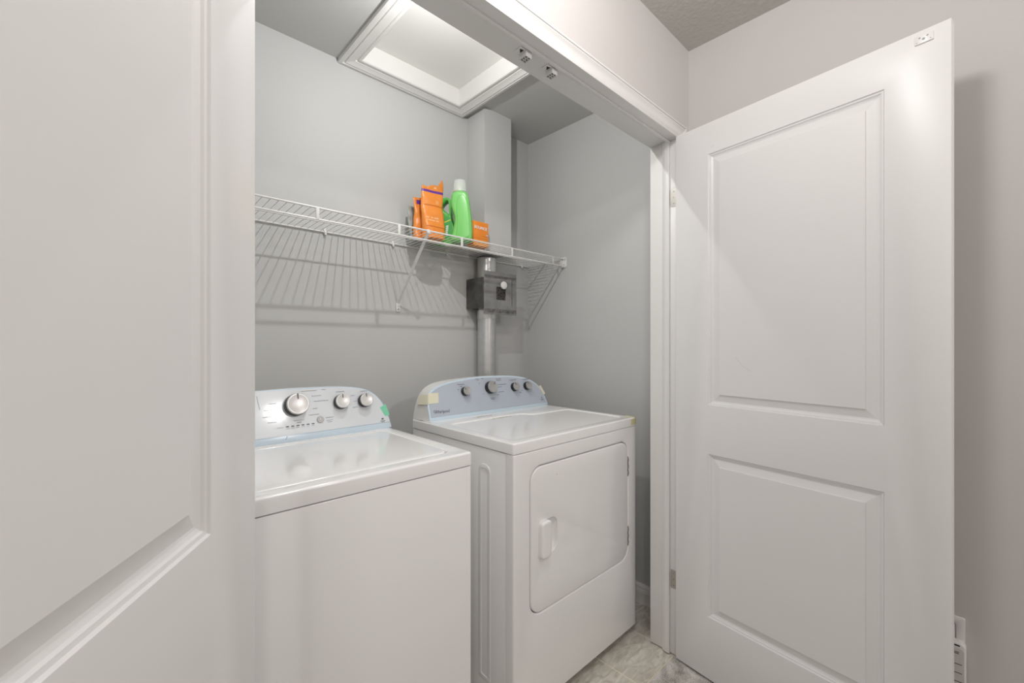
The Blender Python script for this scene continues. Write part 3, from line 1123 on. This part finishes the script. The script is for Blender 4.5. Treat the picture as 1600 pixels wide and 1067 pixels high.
obj('tape', m, 'tape_cream', dryer, 0)

# ------------------------------------------------------------------ vent duct and lint box
PXC, PYC, PR = 1.511, 1.8045, 0.0505


def pipe_mb(z0, z1, r=PR):
    mb = MB()
    mb.lathe([(r, z0), (r, z1)], lambda a_, b_, h: (PXC + a_, PYC + b_, h), 36)
    return mb


duct = thing('vent_duct', 'galvanised vent duct rising behind the dryer to the grey damper box', 'duct', (PXC, PYC, 0.10))
obj('pipe', pipe_mb(0.10, 1.4385), 'galv', duct)
m = MB()
m.lathe([(PR + 0.0008, 1.388), (PR + 0.002, 1.390), (PR + 0.002, 1.437), (PR + 0.0008, 1.4385)], lambda a_, b_, h: (PXC + a_, PYC + b_, h), 36)
obj('foil_tape', m, 'foil', duct)
m = MB()
m.rbox(PXC - 0.010, PXC - 0.004, PYC - PR - 0.0022, PYC - PR + 0.004, 0.12, 1.386, 0.001)
obj('lock_seam', m, 'galv', duct)
m = MB()
m.lathe([(PR + 0.0005, 0.10), (PR + 0.004, 0.10), (PR + 0.004, 0.13), (PR + 0.0005, 0.13)], lambda a_, b_, h: (PXC + a_, PYC + b_, h), 36)
obj('collar', m, 'galv', duct)

duct2 = thing('vent_duct', 'short galvanised duct between the grey damper box and the shelf', 'duct', (PXC, PYC, 1.60))
obj('pipe', pipe_mb(1.5995, 1.7175), 'galv', duct2)
m = MB()
m.plate([(PXC - 0.002 + 0.0526 * math.sin(R(k)) , PYC - 0.0526 * math.cos(R(k))) for k in range(0, 75, 8)] +
        [(PXC - 0.002 + 0.0505 * math.sin(R(k)), PYC - 0.0505 * math.cos(R(k))) for k in range(72, -8, -8)], (), 1.612, 1.7170)
obj('foil_tape', m, 'foil', duct2, 0)

box = thing('damper_box', 'dark grey plastic damper box with a square plate on the vent duct', 'duct box', (1.52, 1.78, 1.4387))
m = MB()
m.rbox(1.4105, 1.6185, 1.7125, YB - 0.0005, 1.4387, 1.5993, 0.003)
obj('housing', m, 'smoke', box)
fpl = lambda x, z, d: (x, 1.7118 - d, z)
m = MB()
m.plate(rr(1.4143, 1.6436, 1.4080, 1.6330, 0.002, 2), [rr(1.4975, 1.5640, 1.4865, 1.5555, 0.003, 3)], 0, 0.005, 0.001, fpl, 2)
pl = obj('front_plate', m, 'smoke_plate', box, 40)
m = MB()
m.box(1.4985, 1.5630, 1.7095, 1.7124, 1.4875, 1.5545)
obj('window_lint', m, 'lint', pl, 0)
m = MB()
m.plate(rr(1.4165, 1.6412, 1.5995, 1.6125, 0.004, 3), (), 0.005, 0.0054, 0, fpl)
m.plate(rr(1.4165, 1.6412, 1.4160, 1.4360, 0.004, 3), (), 0.005, 0.0054, 0, fpl)
m.plate(rr(1.6075, 1.6125, 1.455, 1.605, 0.002, 3), (), 0.005, 0.0056, 0, fpl)
obj('scuff_band', m, 'smoke_band', pl, 0)
m = MB()
m.lathe([(0, 0.005), (0.012, 0.005), (0.0205, 0.010), (0.0215, 0.014), (0.020, 0.018), (0.014, 0.0205), (0, 0.021)],
        lambda a_, b_, h: fpl(1.5415 + a_, 1.5650 + b_, h), 26)
kn = obj('knob', m, 'plastic', pl)
kn['label'] = 'round white knob'
m = MB()
m.tube([fpl(1.520, 1.4265, 0.0065), fpl(1.530, 1.4300, 0.008), fpl(1.541, 1.4305, 0.0065)], 0.0016, 6)
obj('latch', m, 'chrome', pl)

# ------------------------------------------------------------------ wire shelf
SY, SZ = 1.5718, 1.7333
SYB = YB - 0.007
shelf = thing('wire_shelf', 'white ventilated wire shelf along the closet back wall', 'wire shelf', (0.93, 1.71, SZ))
X0S, X1S = XL + 0.004, XR - 0.006
for nm, y, z, r_ in (('front_rail', SY, SZ, 0.0036), ('lip_rail', SY, 1.6925, 0.0036), ('back_rail', SYB, 1.7225, 0.0034), ('middle_rail', 1.712, 1.7255, 0.0030)):
    m = MB()
    m.tube([(X0S, y, z), (X1S, y, z)], r_, 10)
    obj(nm, m, 'wire', shelf)
first = None
NW = int((X1S - X0S) / 0.0254)
for i in range(NW):
    x = X1S - 0.012 - i * 0.0254
    if first is None:
        m = MB()
        # over the front rail, across the deck, down to the back rail
        m.tube([(0, SY, 1.7360), (0, 1.60, 1.7350), (0, 1.712, 1.7300), (0, SYB, 1.7272)], 0.00135, 6)
        m.v = [(p[0] + x, p[1], p[2]) for p in m.v]
        first = obj('deck_wire', m, 'wire', shelf, loc=(x - 0.93, 0, 0))
    else:
        c = first.copy()
        COL.objects.link(c)
        c.location = (x - 0.93, 0, 0)
for x in (-0.084 + 0.3125, 0.540, 0.8571, 1.1695, 1.4828, 1.7942):
    m = MB()
    m.rbox(x - 0.0058, x + 0.0058, SY - 0.0038, SY - 0.0008, 1.6905, 1.7352, 0.001)
    obj('lip_spacer', m, 'wire', shelf)
for x in (0.0, 0.36, 0.6666, 0.976, 1.2805, 1.8251):
    m = MB()
    m.rbox(x - 0.006, x + 0.006, SYB - 0.006, YB - 0.0005, 1.7165, 1.7285, 0.002)
    m.rbox(x - 0.0045, x + 0.0045, SYB - 0.0075, SYB + 0.001, 1.7085, 1.7225, 0.002)
    m.rbox(x - 0.005, x + 0.005, YB - 0.004, YB - 0.0005, 1.724, 1.740, 0.0015)
    obj('wall_clip', m, 'plastic', shelf)
# support brace
m = MB()
a_, b_ = Vector((0.9935, SY - 0.002, 1.7290)), Vector((1.0025, YB - 0.006, 1.4430))
t = (b_ - a_).normalized()
s = t.cross(Vector((1, 0, 0))).normalized()
xh = Vector((1, 0, 0))
rings = []
for p, w in ((a_, 0.0062), (a_.lerp(b_, 0.08), 0.0062), (a_.lerp(b_, 0.92), 0.0050), (b_, 0.0042)):
    rings.append([tuple(p + xh * w + s * 0.0028), tuple(p - xh * w + s * 0.0028), tuple(p - xh * w - s * 0.0028), tuple(p + xh * w - s * 0.0028)])
m.loft(rings)
m.rbox(0.9855, 1.0015, SY - 0.006, SY + 0.006, 1.722, 1.7385, 0.002)
br = obj('support_brace', m, 'wire', shelf)
m = MB()
m.rbox(0.9930, 1.0140, YB - 0.008, YB - 0.0005, 1.4040, 1.4460, 0.003)
m.rbox(0.9975, 1.0095, YB - 0.012, YB - 0.006, 1.4300, 1.4470, 0.002)
ft = obj('brace_foot', m, 'plastic', br)
m = MB()
m.tube([(1.0035, YB - 0.0078, 1.4165), (1.0035, YB - 0.0092, 1.4165)], 0.0032, 10)
obj('screw', m, 'screw', ft)
# end bracket on the right wall
m = MB()
m.plate(rr(SY - 0.024, SY + 0.018, 1.6840, 1.7440, (0.010, 0.010, 0.006, 0.014), 5), (), 0, 0.005, 0.0015, lambda y, z, d: (XR - 0.0005 - d, y, z), 2)
m.rbox(XR - 0.022, XR - 0.004, SY + 0.0045, SY + 0.010, 1.6880, 1.7410, 0.002)
m.rbox(XR - 0.022, XR - 0.004, SY - 0.010, SY + 0.010, 1.6840, 1.6885, 0.002)
m.rbox(XR - 0.022, XR - 0.004, SY - 0.010, SY - 0.0050, 1.6850, 1.7050, 0.002)
eb = obj('end_bracket', m, 'plastic', shelf, 40)
m = MB()
m.lathe([(0, 0), (0.007, 0), (0.007, 0.006), (0.005, 0.008), (0, 0.008)], lambda a2, b2, h: (XR - 0.005 - h, SY - 0.014 + a2, 1.7335 + b2), 14)
obj('screw_boss', m, 'plastic', eb)

# ------------------------------------------------------------------ things on the shelf
DECK = 1.7376


def make_pouch(name, label, x0, x1, yc, ztop, thick, mats, style, lean=0.0, seed=1, skew=0.0):
    """stand-up pouch: bulging body, pinched torn top"""
    rnd = random.Random(seed)
    p = thing(name, label, 'pouch', ((x0 + x1) / 2, yc, DECK))
    NU, NV = 26, 44
    mb = MB()
    W = x1 - x0

    def zt(u):
        # torn upper edge: low on the left, a peak at the right end
        if style == 'front':
            return ztop * (0.845 - 0.015 * math.sin(u * 9) + 0.030 * u) if u < 0.70 else ztop * (0.862 + 0.138 * ((u - 0.70) / 0.24) ** 1.1 if u < 0.94 else 1.0 - 0.13 * (u - 0.94) / 0.06)
        return ztop * (0.97 + 0.03 * math.sin(u * 4 + seed))

    def pt(i, j, sgn):
        u, v = i / NU, j / NV
        zb_ = ztop * (0.80 if style == 'front' else 0.93)
        z = zb_ * v / 0.88 + 0.006 * (u - 0.5) * v if v < 0.88 else zb_ + 0.006 * (u - 0.5) * v + (zt(u) - zb_) * (v - 0.88) / 0.12
        prof = (1 - (2 * u - 1) ** 4) ** 0.5 if 0 < u < 1 else 0
        th = thick * (0.5 + 0.5 * math.cos(min(v, 1) * PI * 0.92)) * prof * 0.9 + thick * 0.12 * prof
        wob = 0.002 * math.sin(u * 7 + v * 11 + seed) + 0.0015 * math.sin(v * 23 + seed)
        xx = x0 + W * u + skew * v * 0.02 + 0.003 * math.sin(v * 6 + seed)
        return (xx, yc + sgn * (th / 2 + 0.0006) + wob + lean * v, DECK + z)
    for sgn in (-1, 1):
        vs = [pt(i, j, sgn) for j in range(NV + 1) for i in range(NU + 1)]
        fs, mis = [], []
        for j in range(NV):
            for i in range(NU):
                k = j * (NU + 1) + i
                mi = 0
                if style == 'front' and sgn < 0:
                    if j in (36, 37):
                        mi = 1
                    elif j in (35,) and i > 27:
                        mi = 2
                    elif j in (25, 8) and i > 1:
                        mi = 3
                    elif j in (15, 13) and 2 < i < 17 and rnd.random() < 0.8:
                        mi = 2
                    elif j in (27, 28, 29) and i in (16, 18):
                        mi = 2
                    elif j in (40, 41) and i in (6, 7, 14, 15, 16):
                        mi = 2
                elif style == 'rear' and sgn < 0:
                    if j in (33, 34, 35, 36) and 2 < i < 9:
                        mi = 1
                fs.append((k, k + 1, k + NU + 2, k + NU + 1))
                mis.append(mi)
        o_ = len(mb.v)
        mb.v += vs
        for f_, mi in zip(fs, mis):
            mb.f.append(tuple(q + o_ for q in f_))
            mb.mi.append(mi)
    # close bottom and sides
    n = (NU + 1) * (NV + 1)
    for i in range(NU):
        mb.f.append((i, i + 1, n + i + 1, n + i))
        mb.mi.append(0)
    for j in range(NV):
        for i in (0, NU):
            k = j * (NU + 1) + i
            mb.f.append((k, k + NU + 1, n + k + NU + 1, n + k))
            mb.mi.append(0)
    for i in range(NU):
        k = NV * (NU + 1) + i
        mb.f.append((k, k + 1, n + k + 1, n + k))
        mb.mi.append(0)
    obj('bag', mb, mats, p, 60)
    return p


make_pouch('detergent_pouch', 'orange pouch with a purple stripe and torn peaked top, foremost on the shelf', 1.036, 1.152, 1.690, 0.283, 0.050,
           ['orange', 'purple', 'peach', 'rust'], 'front', 0.006, 1)
make_pouch('detergent_pouch', 'orange pouch mostly hidden behind the purple-striped one', 1.026, 1.135, 1.742, 0.204, 0.036,
           ['orange', 'purple', 'peach', 'rust'], 'rear', 0.002, 4, -0.2)
make_pouch('grey_pouch', 'thin grey-green pouch standing behind the orange pouches', 1.030, 1.140, 1.788, 0.166, 0.022,
           ['pouch_grey'], 'plain', 0.006, 8, -0.4)

# camera-facing orientation of the bottles: broad side turned 43 degrees to the wall
TH_ = R(43.3)
RX, RY = math.cos(TH_), -math.sin(TH_)       # along the broad side
FX, FY = math.sin(TH_), math.cos(TH_)        # into the depth


def make_profile_bottle(parent, cx, cy, outline, holes, depth, bev, mat, name='body'):
    """bottle body: side silhouette with holes, rounded over on both faces"""
    mb = MB()
    fn = lambda u, v, d: (cx + RX * u - FX * d, cy + RY * u - FY * d, DECK + v)
    mb.plate(outline, holes, -depth / 2, depth / 2, bev, fn, 6, 0, True)
    return obj(name, mb, mat, parent, 60), fn


# front bottle
k = 2.048 / 671.04 / 8.206
b1 = thing('detergent_bottle', 'light green detergent bottle with a clear cap at the front of the shelf', 'bottle', (1.232, 1.660, DECK))
# outline from waist and shoulder widths (metres from the base centre)
o1 = [(-0.0495, 0.0), (0.0485, 0.0), (0.0530, 0.012), (0.0545, 0.050), (0.0520, 0.095), (0.0470, 0.140), (0.0420, 0.175), (0.0385, 0.208), (0.0310, 0.228), (0.0170, 0.238),
      (-0.0130, 0.239), (-0.0340, 0.233), (-0.0450, 0.218), (-0.0475, 0.190), (-0.0440, 0.160), (-0.0345, 0.132), (-0.0285, 0.108), (-0.0300, 0.085), (-0.0370, 0.055), (-0.0440, 0.028), (-0.0500, 0.012)]
o1s = [tuple(p) for p in smooth_curve(o1, 72, True, 2)]
bd, fb = make_profile_bottle(b1, 1.232, 1.660, o1s, (), 0.070, 0.0150, 'green')
# raised face panel with its rounded edge
o1b = [(-0.020, 0.012), (0.044, 0.012), (0.0455, 0.050), (0.0430, 0.095), (0.0385, 0.140), (0.0330, 0.182), (0.0200, 0.214), (0.004, 0.220), (-0.0100, 0.210), (-0.0170, 0.185),
       (-0.0190, 0.150), (-0.0155, 0.115), (-0.0140, 0.080), (-0.0180, 0.045)]
m = MB()
m.plate([tuple(p) for p in smooth_curve(o1b, 60, True, 2)], (), 0.030, 0.0375, 0.0035, fb, 4)
obj('front_face', m, 'green', b1, 60)
m = MB()
fc = lambda a2, b2, h: (fb(-0.006, 0, 0)[0] + a2, fb(-0.006, 0, 0)[1] + b2, DECK + h)
m.lathe([(0, 0.234), (0.024, 0.234), (0.024, 0.246), (0.018, 0.250), (0.016, 0.268), (0.012, 0.272), (0, 0.272)], fc, 28)
obj('spout', m, 'spout', b1)
m = MB()
m.lathe([(0.0345, 0.238), (0.0345, 0.246), (0.0330, 0.250), (0.0300, 0.289), (0.0285, 0.292), (0, 0.292), (0, 0.2905), (0.0275, 0.2905), (0.0288, 0.287), (0.0318, 0.248), (0.0330, 0.238), (0.0345, 0.238)], fc, 32)
obj('cap', m, 'clear', b1)

# rear bottle with a handle
b2 = thing('detergent_bottle', 'green handled detergent jug with a navy cap behind the light green bottle', 'bottle', (1.214, 1.770, DECK))
q = 2.118 / 671.04 / 8.206


def px2(pts, cx=560, cy=925):
    return [((x - cx) * q, (cy - y) * q) for x, y in pts]


o2 = px2([(440, 925), (690, 925), (705, 900), (705, 760), (690, 660), (660, 575), (650, 470), (648, 380), (625, 335), (585, 318), (545, 330), (527, 320), (480, 320), (474, 340),
          (468, 440), (450, 500), (432, 570), (425, 700), (425, 900)])
h2 = px2([(528, 448), (556, 405), (592, 368), (618, 378), (622, 440), (622, 535), (600, 522), (560, 492)])
b2d, fb2 = make_profile_bottle(b2, 1.216, 1.770, [tuple(p) for p in smooth_curve(o2, 72, True, 2)], [[tuple(p) for p in smooth_curve(h2, 30, True, 2)]], 0.056, 0.0125, 'green_dark')
m = MB()
m.plate(px2([(470, 590), (640, 580), (660, 640), (660, 850), (470, 850)]), (), 0.0265, 0.0288, 0, fb2)
lb = obj('label', m, 'label_green', b2, 0)
m = MB()
m.plate(px2([(470, 690), (470, 680), (640, 606), (640, 622)]), (), 0.0286, 0.0293, 0, fb2)
obj('label_stripe', m, 'label_yellow', lb, 0)
m = MB()
for i in range(5):
    y = 715 + i * 27
    m.plate(px2([(490, y + 24), (490, y + 18), (600, y - 22), (600, y - 17)]), (), 0.0286, 0.0292, 0, fb2)
obj('label_lines', m, 'green', lb, 0)
m = MB()
for i in range(5):
    y = 690 + i * 25
    m.plate(px2([(583 - i * 2, y + 20), (583 - i * 2, y), (614 - i * 3, y - 8), (614 - i * 3, y + 12)]), (), 0.0289, 0.0295, 0, fb2)
obj('label_text', m, 'label_white', lb, 0)
m = MB()
c2 = fb2((503 - 560) * q, 0, 0)
m.lathe([(0, 0.182), (0.0115, 0.182), (0.0115, 0.196), (0.0105, 0.199), (0, 0.199)], lambda a2, b2_, h: (c2[0] + a2, c2[1] + b2_, DECK + h), 22)
obj('cap', m, 'navy', b2)

# orange box of dryer sheets
bx = thing('dryer_sheet_box', 'small orange card box with white lettering right of the green bottle', 'box', (1.350, 1.682, DECK))
BY, BX1, BZ1 = 1.6555, 1.398, 1.8575
m = MB()
m.rbox(1.303, BX1, BY, BY + 0.052, DECK, BZ1, 0.0012)
obj('carton', m, 'orange_card', bx)
lt = text_mb('BOUNCE', 0.0200, lambda x, y, z: (1.3070 + x * 0.98, BY - 0.0008 - z, BZ1 - 0.036 + y - x * 0.03), 0.0003, 'LEFT', 0.1, 0.0005)
l_ = obj('lettering', lt, 'label_white', bx, 0)
l_['label'] = 'white lettering reading BOUNCE'
m = MB()
m.box(BX1 - 0.013, BX1 - 0.0035, BY - 0.0007, BY + 0.0002, BZ1 - 0.066, BZ1 - 0.059)
obj('seal_mark', m, 'label_white', bx, 0)
m = MB()
m.box(BX1 - 0.0105, BX1 - 0.006, BY - 0.0010, BY - 0.0004, BZ1 - 0.0645, BZ1 - 0.0605)
obj('seal_dot', m, 'purple', bx, 0)
for x0, z in ((BX1 - 0.040, BZ1 - 0.0700), (1.3045, BZ1 - 0.0830)):
    m = MB()
    m.box(x0, BX1 - 0.0015, BY - 0.0007, BY + 0.0002, z - 0.0006, z + 0.0006)
    obj('print_line', m, 'rust', bx, 0)

# ------------------------------------------------------------------ outlet and plug-in device on the hall wall
out = thing('outlet_cover', 'white wall outlet plate low on the hall wall behind the right door', 'outlet', (XH, 0.040, 0.43))
fo_ = lambda y, z, d: (XH - d, y, z)
m = MB()
m.plate(rr(0.004, 0.076, 0.360, 0.4735, 0.004, 3), [rr(0.0225, 0.0575, 0.376, 0.457, 0.010, 4)], 0.0003, 0.006, 0.002, fo_, 2)
obj('plate', m, 'plastic', out)
m = MB()
m.plate(rr(0.0235, 0.0565, 0.377, 0.456, 0.0095, 4), (), 0.0003, 0.0052, 0.001, fo_, 2)
obj('receptacle', m, 'outlet', out)
m = MB()
for y in (0.0335, 0.0455):
    m.plate(rr(y - 0.0012, y + 0.0012, 0.4335, 0.4425, 0.0005, 2), (), 0.0050, 0.0056, 0, fo_)
obj('slot', m, 'black', out, 0)
plug = thing('plug_in_unit', 'rounded white plug-in unit with dark slots in the wall outlet', 'plug-in', (XH - 0.02, 0.040, 0.30))
m = MB()
m.plate(rr(0.0015, 0.0785, 0.255, 0.4115, (0.012, 0.012, 0.014, 0.014), 6), (), 0.0062, 0.030, 0.005, fo_, 4)
obj('case', m, 'plastic', plug)
m = MB()
m.plate(rr(0.0055, 0.0745, 0.262, 0.3985, (0.008, 0.008, 0.018, 0.012), 6), (), 0.0298, 0.0308, 0.0004, fo_, 1)
fc2 = obj('case_face', m, 'outlet', plug)
for i, z in enumerate((0.3855, 0.3815, 0.3520, 0.3275, 0.303, 0.279)):
    m = MB()
    m.plate(rr(0.010 + (0.006 if i < 2 else 0), 0.060, z - 0.0009, z + 0.0009, 0.0004, 2), (), 0.0306, 0.0312, 0, fo_)
    obj('vent_slot', m, 'gap', fc2, 0)
m = MB()
m.plate(rr(0.014, 0.026, 0.4015, 0.4055, 0.001, 2), (), 0.0298, 0.0305, 0, fo_)
obj('indicator', m, 'black', plug, 0)
